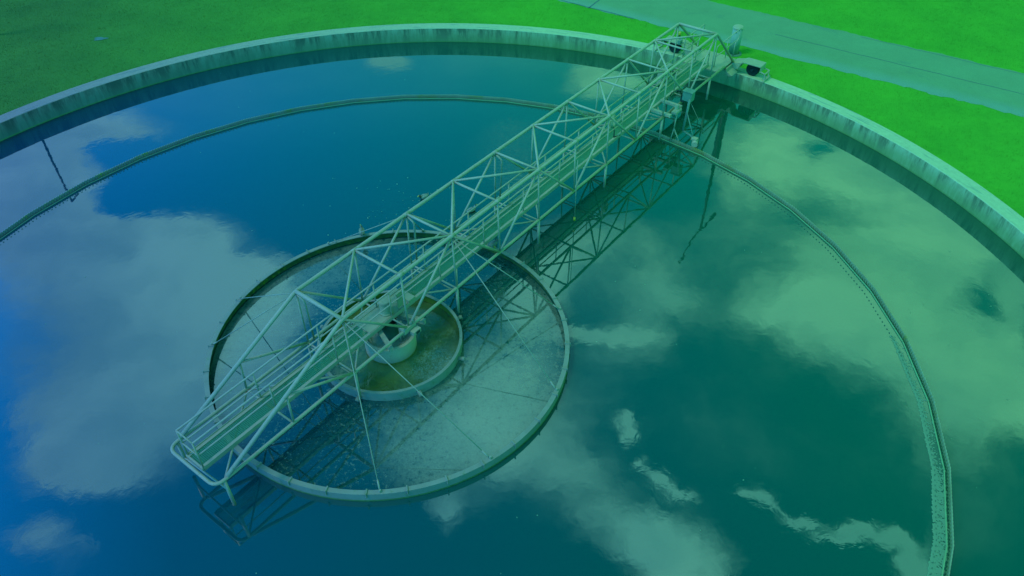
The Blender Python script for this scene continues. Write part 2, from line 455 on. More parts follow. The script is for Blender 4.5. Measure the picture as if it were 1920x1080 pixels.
# ================================================================== WEIR
def poly_pt(r, ang): return (CX+r*math.cos(ang), CY+r*math.sin(ang))
NSEG = 42; A0 = math.radians(102.75-360/42*20)
weir = empty('overflow_weir', (CX, CY, 0))
tag(weir, 'large many sided weir ring of toothed yellow green plates in the open water', 'weir')
def L(p, z=0): return (p[0]-CX, p[1]-CY, z)
plate = MB(); rim = MB(); ribs = MB(); JOINT = two_tone('weir_joint', (.03, .13, .10), (.06, .20, .03), .6, .2)
for k in range(NSEG):
    a, b = A0+2*PI*k/NSEG, A0+2*PI*(k+1)/NSEG
    p, q = Vector(L(poly_pt(R_WEIR, a))), Vector(L(poly_pt(R_WEIR, b)))
    d = (q-p); n_t = 21; u = d.normalized(); nrm = Vector((u.y, -u.x, 0))          # outwards
    if nrm.dot(p) < 0: nrm = -nrm
    vs = []; fs = []
    cols = []
    for j in range(n_t*2+1):
        zt = WEIR_H if j % 2 == 0 else WEIR_H-.035
        c = p+d*(j/(n_t*2))
        cols.append((c, zt))
    for c, zt in cols:
        vs += [c+nrm*.0+Vector((0, 0, -.15)), c+Vector((0, 0, zt)), c+nrm*.03+Vector((0, 0, zt)), c+nrm*.03+Vector((0, 0, -.15))]
    for j in range(len(cols)-1):
        A, B = 4*j, 4*j+4
        fs += [(A, B, B+1, A+1), (A+1, B+1, B+2, A+2), (A+2, B+2, B+3, A+3)]
    plate.add(vs, fs)
    for j in range(n_t):
        c = p+d*((j+.5)/n_t)-nrm*.012
        ribs.bar(c+Vector((0, 0, -.1)), c+Vector((0, 0, WEIR_H-.07)), .035, .022)
    rim.bar(p-nrm*.10+Vector((0, 0, .018)), q-nrm*.10+Vector((0, 0, .018)), .030, .03)
    joint = MB(); joint.bar(p-nrm*.03+Vector((0, 0, -.1)), p-nrm*.03+Vector((0, 0, WEIR_H+.012)), .10, .09)
plate.build('notched_plate', WEIRM, weir); ribs.build('rib_row', two_tone('weir_rib', (.09, .18, .27), (.10, .30, .11), .6, .2, 2.0), weir)
rim.build('inner_rim', WEIRRIM, weir)

m = MB()
for k in range(NSEG):
    a, b = A0+2*PI*k/NSEG, A0+2*PI*(k+1)/NSEG
    p, q = Vector(L(poly_pt(17.47, a))), Vector(L(poly_pt(17.47, b)))
    for j in range(14):
        c = p+(q-p)*((j+.5)/14); d = (q-p).normalized()
        m.bar(c-d*.025+Vector((0, 0, .005)), c+d*.025+Vector((0, 0, .005)), .025, .03)
    m.bar(p+Vector((0, 0, -.1)), q+Vector((0, 0, -.1)), .02, .15)
sb = m.build('scum_baffle', BAFFLE, None, (CX, CY, 0))
tag(sb, 'dark submerged ring whose tips dot the water just inside the toothed weir', 'baffle')

# foam caught between baffle and weir on the near right side
m = MB()
def fleck(x, y, r, z=.006, n=5):
    a0 = random.uniform(0, 6.28); st = random.uniform(1, 2.2); ca, sa = math.cos(a0), math.sin(a0)
    vs = []
    for i in range(n):
        a = 2*PI*i/n; rr = r*random.uniform(.6, 1.2); px, py = rr*math.cos(a)*st, rr*math.sin(a)
        vs.append((x+px*ca-py*sa, y+px*sa+py*ca, z))
    vs.append((x, y, z+r*.35))
    m.add(vs, [(i, (i+1) % n, n) for i in range(n)])
for k in range(8000):
    a = math.radians(random.uniform(-40, 1.0))
    u = random.random()**1.0
    w = 1 if a < math.radians(-16) else max(0.0, (1.0-math.degrees(a))/17)
    d = math.degrees(a)
    edge = random.random() < (.60 if d > -19 else .30)
    r = 17.40+(abs(random.gauss(0, .075)) if edge else random.uniform(0, .36))
    if not edge and d > -17 and random.random() < .8: continue
    if -19 < d < -14 and random.random() < .35: continue
    # weir runs along straight chords
    kk = ((a-A0) % (2*PI/NSEG))-PI/NSEG
    r *= math.cos(PI/NSEG)/math.cos(kk)
    if random.random() > .35+.65*w: continue
    fleck(CX+r*math.cos(a), CY+r*math.sin(a), random.uniform(.012, .032))
fo = m.build('foam', FOAM); tag(fo, kind='stuff')
m = MB()
for k in range(170):
    a = random.uniform(0, 2*PI); r = math.sqrt(random.uniform(R_WELL**2+6, 24.2**2))
    x, y = CX+r*math.cos(a), CY+r*math.sin(a)
    fleck(x, y, random.uniform(.008, .022))
for k in range(60):
    x, y = random.gauss(-4.6, 1.6), random.gauss(26.8, 1.1)
    fleck(x, y, random.uniform(.010, .028))
tag(m.build('floating_flecks', FOAM), kind='stuff')

# ================================================================== FEED WELL (large floating ring, hung on rods)
well = empty('feed_well', (CX, CY, 0), PHI)
tag(well, 'wide pale ring full of scum hung on thin rods under the bridge', 'feed well')
m = MB()
Rw, Hw = R_WELL, WELL_H
m.lathe([(Rw-.03, -.5), (Rw-.03, Hw-.03), (Rw-.15, Hw-.03), (Rw-.15, Hw), (Rw, Hw), (Rw, -.5)], n=128)
m.build('ring_wall', WELLPAINT, well)
m = MB(); m.lathe([(Rw-.034, -.4), (Rw-.034, Hw-.06)], n=128, closed=False); m.build('mossy_lining', ALGAE, well)
m = MB(); m.lathe([(Rw+.006, -.05), (Rw+.006, .05)], n=128, closed=False); m.build('waterline_stain', two_tone('yellow_moss', (.05, .22, .14), (.08, .26, .03), .8, .3, 5), well)
for k in range(33):
    a = math.radians(128.2-10.91*k)-PHI
    b = MB(); c = Vector((math.cos(a), math.sin(a), 0)); d = Vector((-c.y, c.x, 0))
    b.bar(c*(Rw-.17)+Vector((0, 0, Hw+.02)), c*(Rw+.03)+Vector((0, 0, Hw+.02)), .04, .04)
    b.bar(c*(Rw+.018)+Vector((0, 0, .20)), c*(Rw+.018)+Vector((0, 0, Hw+.06)), .035, .03)
    b.build('bracket', WELLPAINT, well)
def node(which, i):
    s = S0-PANEL*i if i <= 10 else S0-PANEL*10+(S_END-(S0-PANEL*10))*(i-10)/2
    t = {'A': -WT, 'B': WT, 'C': WB, 'D': -WB}[which]+OFF
    return Vector((s, -t, ZT if which in 'AB' else ZB))
for nd, ang in (('B8', -22.7), ('B8', 13.5), ('B10', -54.6), ('B10', -86.3), ('A10', 159.5), ('A10', 182), ('A8', 120), ('A8', 84)):
    a = math.radians(ang)-PHI
    p = node(nd[0], int(nd[1:])); q = Vector((math.cos(a)*(Rw-.08), math.sin(a)*(Rw-.08), Hw))
    b = MB(); b.tube([p+Vector((0, 0, -.06)), q], .017, 6); rod = b.build('suspension_rod', CABLE, well)
    b = MB(); d = (q-p).normalized(); b.tube([q-d*.35, q-d*.02], .028, 6); b.bar(q+Vector((0, 0, -.01)), q+Vector((0, 0, .09)), .06, .06); b.build('turnbuckle', CABLE, rod)

# inner ring
ring = empty('inner_ring', (CX, CY, 0), PHI)
tag(ring, 'smaller pale ring of murky brown green water around the white drum', 'inner ring')
m = MB(); m.lathe([(R_RING-.03, -.5), (R_RING-.03, RING_H-.03), (R_RING-.10, RING_H-.03), (R_RING-.10, RING_H), (R_RING, RING_H), (R_RING, RING_H-.09), (R_RING-.01, RING_H-.10), (R_RING-.01, -.5)], n=96)
m.build('ring_wall', WELLPAINT, ring)
m = MB(); m.lathe([(R_RING-.034, -.4), (R_RING-.034, RING_H-.05)], n=96, closed=False)
m.build('mossy_lining', two_tone('ring_moss', (.05, .17, .03), (.08, .22, .02), .7, .25, 4), ring)
for k in range(8):
    a = 2*PI*k/8+.35; c = Vector((math.cos(a), math.sin(a), 0))
    b = MB(); b.bar(c*R_RING+Vector((0, 0, .16)), c*(R_RING+.22)+Vector((0, 0, .16)), .12, .05); b.tube([c*(R_RING+.17)+Vector((0, 0, .13)), c*(R_RING+.17)+Vector((0, 0, .22))], .05, 10)
    b.build('lifting_lug', WELLPAINT, ring)

# drum on the centre pier
drum = empty('centre_drum', (CX, CY, 0), PHI)
tag(drum, 'white round steel drum under the drive platform at the centre of the bridge', 'drum')
m = MB(); m.lathe([(.88, -.3), (.88, .62), (.91, .62), (.91, .70), (.80, .70), (.80, .66), (.84, .64), (.84, -.3)], n=64); m.build('drum_shell', DRUMPAINT, drum)
m = MB(); m.lathe([(.30, .50), (.62, .52), (.66, .57), (.82, .57), (.82, .53), (.30, .46)], n=64); m.build('inner_ledge', two_tone('drum_ledge', (.15, .26, .30), (.18, .40, .24), .6, .2, 4), drum)
m = MB(); m.lathe([(.30, -.3), (.30, 1.2)], n=32, closed=False, smooth=True); m.build('pier', two_tone('pier_paint', (.02, .09, .10), (.02, .12, .08), .6, .2), drum)
m = MB(); m.tube([(.15, -.48, -.1), (.15, -.48, 1.35)], .035, 8); m.tube([(.02, -.52, -.1), (.02, -.52, 1.35)], .025, 8); m.build('pipe', WELLPAINT, drum)
m = MB(); m.lathe([(.885, .0), (.885, .05)], n=64, closed=False); m.build('rust_line', two_tone('rust_line', (.12, .25, .08), (.14, .28, .06), .8, .3, 9), drum)

# ================================================================== BRIDGE
bridge = empty('truss_bridge', (CX, CY, 0), PHI)
tag(bridge, 'long white tubular steel truss bridge with a grated walkway across the round tank', 'bridge')
V3 = Vector
def tube_part(name, pts, r, mat=STEEL, parent=bridge, n=10):
    b = MB(); b.tube(pts, r, n); return b.build(name, mat, parent)
RC, RD, RV = .064, .044, .034
E_A, E_B = node('D', 12), node('C', 12)
for which, end, far in (('A', E_A, V3((25.0, 1.02, 1.32))), ('B', E_B, V3((24.62, -1.02, 1.32)))):
    pts = [far, node(which, 0), node(which, 10), end+V3((.12, 0, .06))]
    tube_part('top_chord', round_poly(pts, .16, 4), RC, n=12)
b0 = V3((24.3, WB-OFF, ZB)); yD = WB-OFF; yC = -WB-OFF
loop = round_poly([V3((23.6, yD, ZB)), V3((S_END-.28, yD, ZB)), V3((S_END-.28, yC, ZB)), V3((23.6, yC, ZB))], .32, 7)
tube_part('bottom_chord', loop, .054, n=12)
for i in range(11):
    tube_part('vertical', [node('A', i), node('D', i)], RV); tube_part('vertical', [node('B', i), node('C', i)], RV)
    tube_part('top_strut', [node('A', i), node('B', i)], RD if i not in (0, 10) else .066)
for i in range(12):
    tube_part('bottom_strut', [node('D', i)+V3((0, 0, -.03)), node('C', i)+V3((0, 0, -.03))], RV)
for X, Y in (('A', 'D'), ('B', 'C')):
    mid = (node(X, 10)+{'A': E_A, 'B': E_B}[X])/2+V3((.06, 0, .03))
    tube_part('vertical', [mid, node(Y, 11)], RV)
    for i in range(0, 11, 2):
        for j in (i-1, i+1):
            if 0 <= j <= 9: tube_part('side_diagonal', [node(X, i), node(Y, j)], RD)
    tube_part('side_diagonal', [node(Y, 10), mid], RD)
for i in range(1, 11, 2):
    for j in (i-1, i+1):
        tube_part('top_diagonal', [node('A', i)+V3((0, 0, .02)), node('B', j)+V3((0, 0, .02))], RD)
for i in range(0, 13, 2):
    for j in (i-1, i+1):
        if 0 <= j <= 11: tube_part('bottom_diagonal', [node('C', i)+V3((0, 0, -.05)), node('D', j)+V3((0, 0, -.05))], RV)
for i in (6, 8, 10):       # knee pipes inside the left side frame
    a = node('A', i); bb = node('B', i); d = node('D', i)
    k = a+(bb-a)*.16+V3((0, 0, -.22))
    tube_part('knee_brace', round_poly([a+V3((-.03, 0, -.05)), k, d+(node('C', i)-d)*.05+V3((.18, 0, .03))], .12, 3), .034)
for i in range(0, 13, 2):
    for w in 'CD':
        p = node(w, i)
        tube_part('leg', [p+V3((0, 0, -.02)), V3((p.x, p.y, .27))], .052)
    if i < 12:
        tube_part('leg_tie', [node('C', i)+V3((0, 0, -.20)), node('D', i)+V3((0, 0, -.20))], .026)
tube_part('leg_tie', [node('D', 12)+V3((0, 0, -.75)), node('C', 12)+V3((0, 0, -.45))], .03)
# node plates
for w in 'AB':
    for i in range(1, 10): tube_part('sleeve', [node(w, i)+V3((-.12, 0, 0)), node(w, i)+V3((.12, 0, 0))], RC+.006)

# walkway
ZD = 1.50; YC = .12; HW = .375
b = MB(); x0, x1 = S_END-.10, 23.3; y0, y1 = YC-HW+.11, YC+HW-.11
gaps = (-1.0, 1.15)
x = x0
while x < x1:
    if not gaps[0] < x < gaps[1]: b.box((x, YC, ZD), (.013, y1-y0, .022))
    x += .055
for (xa, xb) in ((x0, gaps[0]), (gaps[1], x1)):
    k = 0
    y = y0+.02
    while y < y1:
        b.box(((xa+xb)/2, y, ZD+.002), (xb-xa, .014, .026)); y += .052
b.build('grating', GRATING, bridge)
for sgn in (-1, 1):
    b = MB(); y = YC+sgn*(HW-.055)
    b.box(((x0+x1)/2, y, ZD), (x1-x0, .11, .05)); b.box(((x0+x1)/2, YC+sgn*(HW+.006), ZD-.02), (x1-x0, .012, .16))
    b.build('edge_beam', STEEL, bridge)
b = MB(); b.box((x0-.03, YC, ZD-.02), (.05, 2*HW, .12)); b.build('end_beam', STEEL, bridge)
posts = [S_END-.10]+[S0-PANEL*i for i in range(11, 0, -1)]+[23.2]
for sgn in (-1, 1):
    y = YC+sgn*(HW-.02)
    end = 25.4
    b = MB()
    top = ZD+1.10; mid = ZD+.56
    segs = [(posts[0], posts[-1])]
    b.tube([(posts[0], y, top), (posts[-1], y, top)], .029, 8); b.tube([(posts[0], y, mid), (posts[-1], y, mid)], .025, 8)
    if sgn < 0:      # bottom pipes seen along the right and left rails
        pass
    h = b.build('handrail', STEEL, bridge)
    for x in posts:
        c = MB(); c.tube([(x, y, ZD-.05), (x, y, top)], .027, 8); c.build('post', STEEL, h)
xe = posts[0]
for z in (ZD+1.10, ZD+.56): tube_part('end_rail', [(xe, YC-HW+.02, z), (xe, YC+HW-.02, z)], .024, n=8)
b = MB()
for i in range(12):
    s = node('D', i).x
    b.bar((s, YC-HW+.01, ZD-.085), (s, YC+HW-.01, ZD-.085), .06, .08)
b.build('deck_joist', STEEL, bridge)

# drive platform over the centre
b = MB(); b.box((.07, .20, ZD+.015), (2.1, .82, .05)); plat = b.build('drive_platform', PLATE, bridge)
b = MB(); b.box((.07, -.22, ZD-.06), (2.14, .04, .16)); b.box((.07, .63, ZD-.06), (2.14, .04, .16)); b.build('platform_edge', STEEL, plat)
b = MB(); b.lathe([(0, .05), (.22, .05), (.22, .09), (.19, .10), (.19, .50), (.205, .50), (.205, .56), (.19, .60), (0, .61)], n=40, closed=False); mo = b.build('drive_motor', PLATE, plat, (.05, .05, ZD))
b = MB(); b.box((.0, .22, .30), (.12, .06, .18)); b.tube([(0, .2, .4), (.1, .3, .42), (.16, .32, .05)], .012, 6); b.build('terminal_box', PLATE, mo)
b = MB(); b.box((.50, -.17, ZD+.42), (.26, .05, .62)); b.box((.50, -.201, ZD+.44), (.20, .012, .5)); b.tube([(.40, -.17, ZD), (.40, -.17, ZD+.15)], .015, 6); b.tube([(.60, -.17, ZD), (.60, -.17, ZD+.15)], .015, 6); b.build('control_panel', PLATE, plat)
b = MB(); b.box((.98, .0, ZD+.10), (.3, .55, .10)); b.build('gear_cover', PLATE, plat)
# beams carrying the platform to the right chord
for xs in (-.42, .32):
    b = MB(); b.bar((xs*.6, .55, 1.20), (xs*2.2+.02, -1.05, 1.20), .10, .16); b.bar((xs*.6, .55, 1.285), (xs*2.2+.02, -1.05, 1.285), .16, .02); b.build('support_beam', STEEL, bridge)
b = MB(); p = node('C', 9); b.box((p.x, p.y, p.z), (.55, .16, .20)); b.box((p.x+.1, p.y-.20, p.z-.12), (.34, .18, .16)); b.box((p.x-.15, p.y+.12, p.z+.02), (.20, .12, .12)); b.build('support_bracket', STEEL, bridge)
b = MB(); b.box((p.x+.12, p.y-.30, p.z-.12), (.16, .02, .10)); b.build('bracket_slot', DARKSTEEL, bridge)

# landing plate and end carriage on the wall
b = MB(); b.add([(22.95, 1.12, 1.40), (24.75, 1.30, 1.40), (24.75, -.98, 1.40), (22.95, -.98, 1.40), (22.95, 1.12, 1.34), (24.75, 1.30, 1.34), (24.75, -.98, 1.34), (22.95, -.98, 1.34)],
      [(0, 3, 2, 1), (4, 5, 6, 7), (0, 1, 5, 4), (1, 2, 6, 5), (2, 3, 7, 6), (3, 0, 4, 7)])
b.build('landing_plate', PLATE, bridge)
car = empty('end_carriage', (0, 0, 0), 0, bridge)
b = MB()
def prism(b, poly, x0, x1):
    n = len(poly); vs = [(x0, y, z) for y, z in poly]+[(x1, y, z) for y, z in poly]
    b.add(vs, [tuple(range(n))[::-1], tuple(range(n, 2*n))]+[(i, (i+1) % n, n+(i+1) % n, n+i) for i in range(n)])
prism(b, [(1.35, 1.02), (1.35, 1.36), (-1.02, 1.33), (-1.02, 1.02)], 24.45, 25.0)
b.build('carriage_beam', PLATE, car)
for sgn in (-1, 1):
    k = 1.0 if sgn < 0 else 1.16
    b = MB()
    prism(b, [(sgn*1.03*k, 1.33), (sgn*1.50*k, 1.46), (sgn*1.62*k, 1.54), (sgn*2.58*k, 1.54), (sgn*2.58*k, 1.50), (sgn*1.64*k, 1.50), (sgn*1.52*k, 1.41), (sgn*1.40*k, 1.10), (sgn*1.03*k, 1.02)], 24.42, 25.12)
    b.box((25.10, sgn*2.1*k, 1.36), (.04, .95, .34))
    b.box((24.77, sgn*2.57*k, 1.37), (.66, .03, .32))
    b.build('wheel_housing', PLATE, car)
    b = MB(); yw = sgn*2.08*k
    rim_ = [(.10, -.11), (.30, -.12), (.335, -.09), (.335, .09), (.30, .12), (.10, .11)]
    R = Matrix.Rotation(PI/2, 3, 'Y')
    q = MB(); q.lathe(rim_, n=36)
    b.add([R @ V3(v)+V3((24.80, yw, WALL_H+.335)) for v in q.v], q.f, False)
    wh = b.build('wheel', RUBBER, car)
    b = MB(); b.tube([(24.60, yw, WALL_H+.335), (25.08, yw, WALL_H+.335)], .07, 14); b.build('hub', DARKSTEEL, wh)
    b = MB()
    yb = sgn*2.86*k
    for xx in (24.45, 25.0):
        b.bar((xx, sgn*2.60*k, 1.28), (xx, yb, 1.22), .05, .05); b.bar((xx, yb, 1.24), (xx, yb, WALL_H+.06), .05, .05)
    b.bar((24.30, yb+sgn*.03, WALL_H+.05), (25.15, yb+sgn*.03, WALL_H+.05), .07, .08); b.bar((24.45, yb, 1.22), (25.0, yb, 1.22), .05, .05)
    b.build('rail_guard', STEEL, car)
# beacon on the left housing
b = MB(); b.tube([(25.0, 2.35, 1.50), (25.0, 2.35, 1.78)], .03, 8); b.box((25.0, 2.35, 1.68), (.09, .09, .10)); bc = b.build('beacon', DARKSTEEL, car)
b = MB(); b.lathe([(0, 0), (.075, 0), (.08, .10), (.05, .15), (0, .16)], n=16, closed=False); b.build('beacon_lens', YELLOW, bc, (25.0, 2.35, 1.78))
b = MB(); b.box((24.5, 2.05, 1.66), (.30, .16, .16)); b.tube([(24.5, 2.05, 1.6), (24.6, 1.75, 1.62), (24.8, 1.5, 1.5)], .018, 6); b.build('junction_box', BOXBLUE, car)
# bracket under the right chord end, beside the wall
b = MB(); prism(b, [(-1.02, 1.30), (-1.02, 1.02), (-1.25, .92), (-1.42, .98), (-1.30, 1.04), (-1.10, 1.14), (-1.08, 1.30)], 23.75, 24.40); b.build('chord_bracket', PLATE, bridge)
# platform rails beyond the wall
for yy, xa, xb in ((1.22, 23.3, 25.45), (-.55, 23.3, 26.1)):
    b = MB(); zt = 2.50; 
    b.tube(round_poly([(xa, yy, 1.38), (xa, yy, zt), (xb, yy, zt), (xb-.02, yy, 2.0), (xb-.42, yy, 1.82), (xb-.42, yy, 1.10)], .10, 4), .026, 8)
    b.tube([(xa, yy, 1.95), (xb-.36, yy, 1.95)], .022, 8); b.tube([((xa+xb)/2-.1, yy, 1.38), ((xa+xb)/2-.1, yy, zt)], .024, 8)
    b.build('platform_rail', STEEL, bridge)
b = MB()
for k in range(3): b.box((25.25+.30*k, .30, 1.16-.17*k), (.28, 1.3, .04))
for yy in (.93, -.33): b.bar((25.0, yy, 1.24), (26.1, yy, .72), .04, .12)
b.build('steps', PLATE, bridge)

# ================================================================== THINGS ON AND BY THE BRIDGE
# weir cleaning arm
arm = empty('weir_cleaning_arm', (CX, CY, 0), PHI)
tag(arm, 'blue grey box with swing arm and brush over the toothed weir beside the bridge', 'cleaning arm')
def P(s, t, z): return V3((s, -t, z))
b = MB(); b.box(P(18.72, 1.40, 2.02), (.34, .46, .44)); b.box(P(18.72, 1.40, 2.26), (.40, .52, .03)); b.build('motor_box', BOXBLUE, arm)
b = MB(); b.tube([P(18.55, 1.56, 1.95), P(18.2, 1.62, .50)], .060, 8); b.build('mast', BOXBLUE, arm)
b = MB(); b.tube([P(18.2, 1.62, .50), P(18.0, 2.32, .42)], .045, 8); b.tube([P(18.38, 1.60, 1.35), P(18.02, 2.25, .46)], .03, 8); b.build('arm', BOXBLUE, arm)
b = MB(); b.tube([P(17.72, 2.5, .26), P(18.20, 2.32, .26)], .14, 14); b.box(P(17.97, 2.36, .42), (.22, .28, .10)); b.build('brush', STEEL, arm)
b = MB(); b.tube([P(17.95, 1.30, 1.5), P(17.75, 1.35, .72)], .036, 8); b.tube([P(17.75, 1.35, .72), P(17.7, 1.28, .12)], .028, 8); b.tube([P(17.75, 1.35, .72), P(17.75, 1.72, .12)], .028, 8); b.build('guide_fork', STEEL, arm)
b = MB(); b.box(P(18.35, .75, 1.56), (.14, 1.1, .12)); b.box(P(17.3, .75, 1.56), (.16, 1.1, .12)); b.box(P(17.95, 1.26, 1.52), (.55, .26, .10)); b.box(P(18.05, 1.20, 1.66), (.16, .14, .2)); b.build('mount_beam', STEEL, arm)
b = MB(); b.box(P(18.9, 1.08, 1.70), (.22, .2, .3)); b.tube([P(18.9, 1.0, 1.9), P(18.75, .8, 2.1), P(18.7, .55, 1.9), P(18.9, .4, 1.6)], .02, 6); b.tube([P(19.1, .9, 1.6), P(19.05, .8, 1.95), P(18.8, .75, 2.0)], .02, 6); b.build('hose', DARKSTEEL, arm)
b = MB(); b.tube([P(18.6, 1.62, 1.75), P(19.05, 2.35, .25)], .010, 5); b.build('stay_wire', CABLE, arm)
# cabinet on the walkway
cab = empty('electric_cabinet', world(20.3, -.72, 1.50), PHI)
tag(cab, 'pale ribbed electric cabinet on the left side of the walkway near the tank wall', 'cabinet')
b = MB(); b.box((0, 0, .34), (.95, .26, .68)); b.box((0, 0, .70), (1.0, .32, .03)); b.build('body', STEEL, cab)
b = MB()
for k in range(9): b.box((-.40+.1*k, -.136, .35), (.05, .02, .56))
b.build('door_ribs', PLATE, cab)
b = MB(); b.box((.36, -.155, .42), (.05, .03, .12)); b.build('handle', DARKSTEEL, cab)
# hose bundle on the rail
hb = empty('hose_bundle', world(14.2, .02, 1.5), PHI)
tag(hb, 'pale yellow bundle of hose hung over the middle of the walkway handrail', 'hose')
b = MB()
for k in range(4):
    r = .17+.012*k
    b.tube([(.03*k-.05+.02*math.sin(3*a+k), -.02+.06*math.cos(a)*.4, .83+r*math.sin(a)*1.5) if 0 else (r*math.cos(a)*.8, .03*k-.08, .80+r*1.6*math.sin(a)) for a in np.linspace(0, 2*PI, 20, endpoint=False)], .026, 7, closed=True)
b.build('coil', PALEYEL, hb)
b = MB(); b.tube([(.0, -.05, .55), (.05, -.10, .3), (-.02, -.14, .05), (.25, -.22, .02), (.3, -.26, .03)], .022, 6); b.build('tail', DARKSTEEL, hb)
# boat hook
bh = empty('boat_hook', world(9.55, 1.22, 0), PHI)
tag(bh, 'thin upright pole with yellow tip against the right side of the bridge', 'pole')
b = MB(); b.tube([(0.02, 0, .35), (0, 0, 3.1)], .018, 7); b.build('shaft', STEEL, bh)
b = MB(); b.tube([(0.02, 0, .20), (.02, 0, .36)], .045, 8); b.build('tip', YELLOW, bh)

# vent stack on the grass
vs_ = empty('vent_stack', (12.20, 39.62, GROUND_Z), 0)
tag(vs_, 'fat pale blue grey standing pipe on the grass strip beside the bridge landing', 'standpipe')
b = MB(); b.tube([(0, 0, 0), (0, 0, 1.42)], .27, 32); b.build('pipe', two_tone('stack_paint', (.11, .34, .30), (.12, .40, .24), .5, .1, 2.5), vs_)
b = MB(); b.lathe([(0, 1.42), (.285, 1.42), (.285, 1.47), (.24, 1.53), (.0, 1.56)], n=32, closed=False, smooth=False); b.build('cap', PLATE, vs_)
b = MB(); b.lathe([(.34, -.02), (.46, -.02), (.44, .03), (.30, .05)], n=24, closed=False); b.build('base_collar', two_tone('gravel_collar', (.05, .22, .18), (.06, .28, .16), .9, .25, 10), vs_)
b = MB(); b.box((-.15, -.235, 1.28), (.05, .04, .05)); b.build('bolt', DARKSTEEL, vs_)

# lamp masts standing outside the picture, whose reflections lie in the water
def mast(label, d, ux, uy, h, r0, arms, thick=0):
    e = empty('lamp_mast', (ux*d, uy*d, GROUND_Z)); tag(e, label, 'lamp mast')
    b = MB()
    if thick: b.tube([(0, 0, 0), (0, 0, thick)], r0*1.8, 12); b.tube([(0, 0, thick-.2), (0, 0, h)], r0*.75, 10)
    else: b.tube([(0, 0, 0), (0, 0, h)], [r0, r0*.6], 10)
    b.build('pole', DARKSTEEL, e)
    for dx, dz in arms:
        b = MB(); b.tube(round_poly([(0, 0, h-.05), (dx*.4, 0, h+dz*.25), (dx, 0, h+dz)], .4), r0*.5, 8); a = b.build('lamp_arm', DARKSTEEL, e)
        b = MB(); b.box((dx, 0, h+dz), (.8, .25, .14), m=Matrix.Rotation(-math.atan2(dz, dx), 3, 'Y')); b.build('lamp_head', DARKSTEEL, a)
mast('slim dark lamp mast reflected in the water at far left', 52, -.573, .820, 10.2, .10, [(.35, -.35)])
mast('tall dark two armed lamp mast reflected in the water right of the bridge', 52, .2975, .9547, 18.4, .15, [(-1.15, 3.2), (.75, -1.2)], thick=12.0)

# ================================================================== DUCKS
def duck_mat(name, head, body, back):
    m, t, b = material(name)
    co = t.node('ShaderNodeTexCoord').outputs['Object']
    s = t.node('ShaderNodeSeparateXYZ'); t.l.new(co, s.inputs[0])
    n = t.noise(co, 16, 5, .7)
    c = t.mix(t.remap(n, .40, .58), body, back)
    c = t.mix(t.remap(t.math('ABSOLUTE', s.outputs[1]), .045, .075), c, body)
    c = t.mix(t.remap(s.outputs[0], .135, .15), c, head)
    c = t.mix(t.remap(s.outputs[0], -.235, -.26), c, (.16, .36, .26))
    t.put(b.inputs['Base Color'], c); b.inputs['Roughness'].default_value = .7
    return m
DRAKE = duck_mat('drake_feathers', (.012, .07, .03), (.17, .33, .20), (.03, .09, .05))
HEN = duck_mat('hen_feathers', (.05, .12, .055), (.10, .22, .12), (.03, .09, .05))
def skin(name, verts, edges, radii, mat, parent=None, sub=2):
    me = bpy.data.meshes.new(name); me.from_pydata(verts, edges, []); me.update()
    o = bpy.data.objects.new(name, me); COL.objects.link(o)
    sk = o.modifiers.new('skin', 'SKIN'); sk.use_smooth_shade = True
    if not me.skin_vertices:
        bm = bmesh.new(); bm.from_mesh(me); bm.verts.layers.skin.verify(); bm.to_mesh(me); bm.free()
    for i, r in enumerate(radii):
        me.skin_vertices[0].data[i].radius = r if isinstance(r, tuple) else (r, r)
    me.skin_vertices[0].data[2].use_root = True
    su = o.modifiers.new('sub', 'SUBSURF'); su.levels = sub; su.render_levels = sub
    me.materials.append(mat)
    if parent: o.parent = parent
    return o
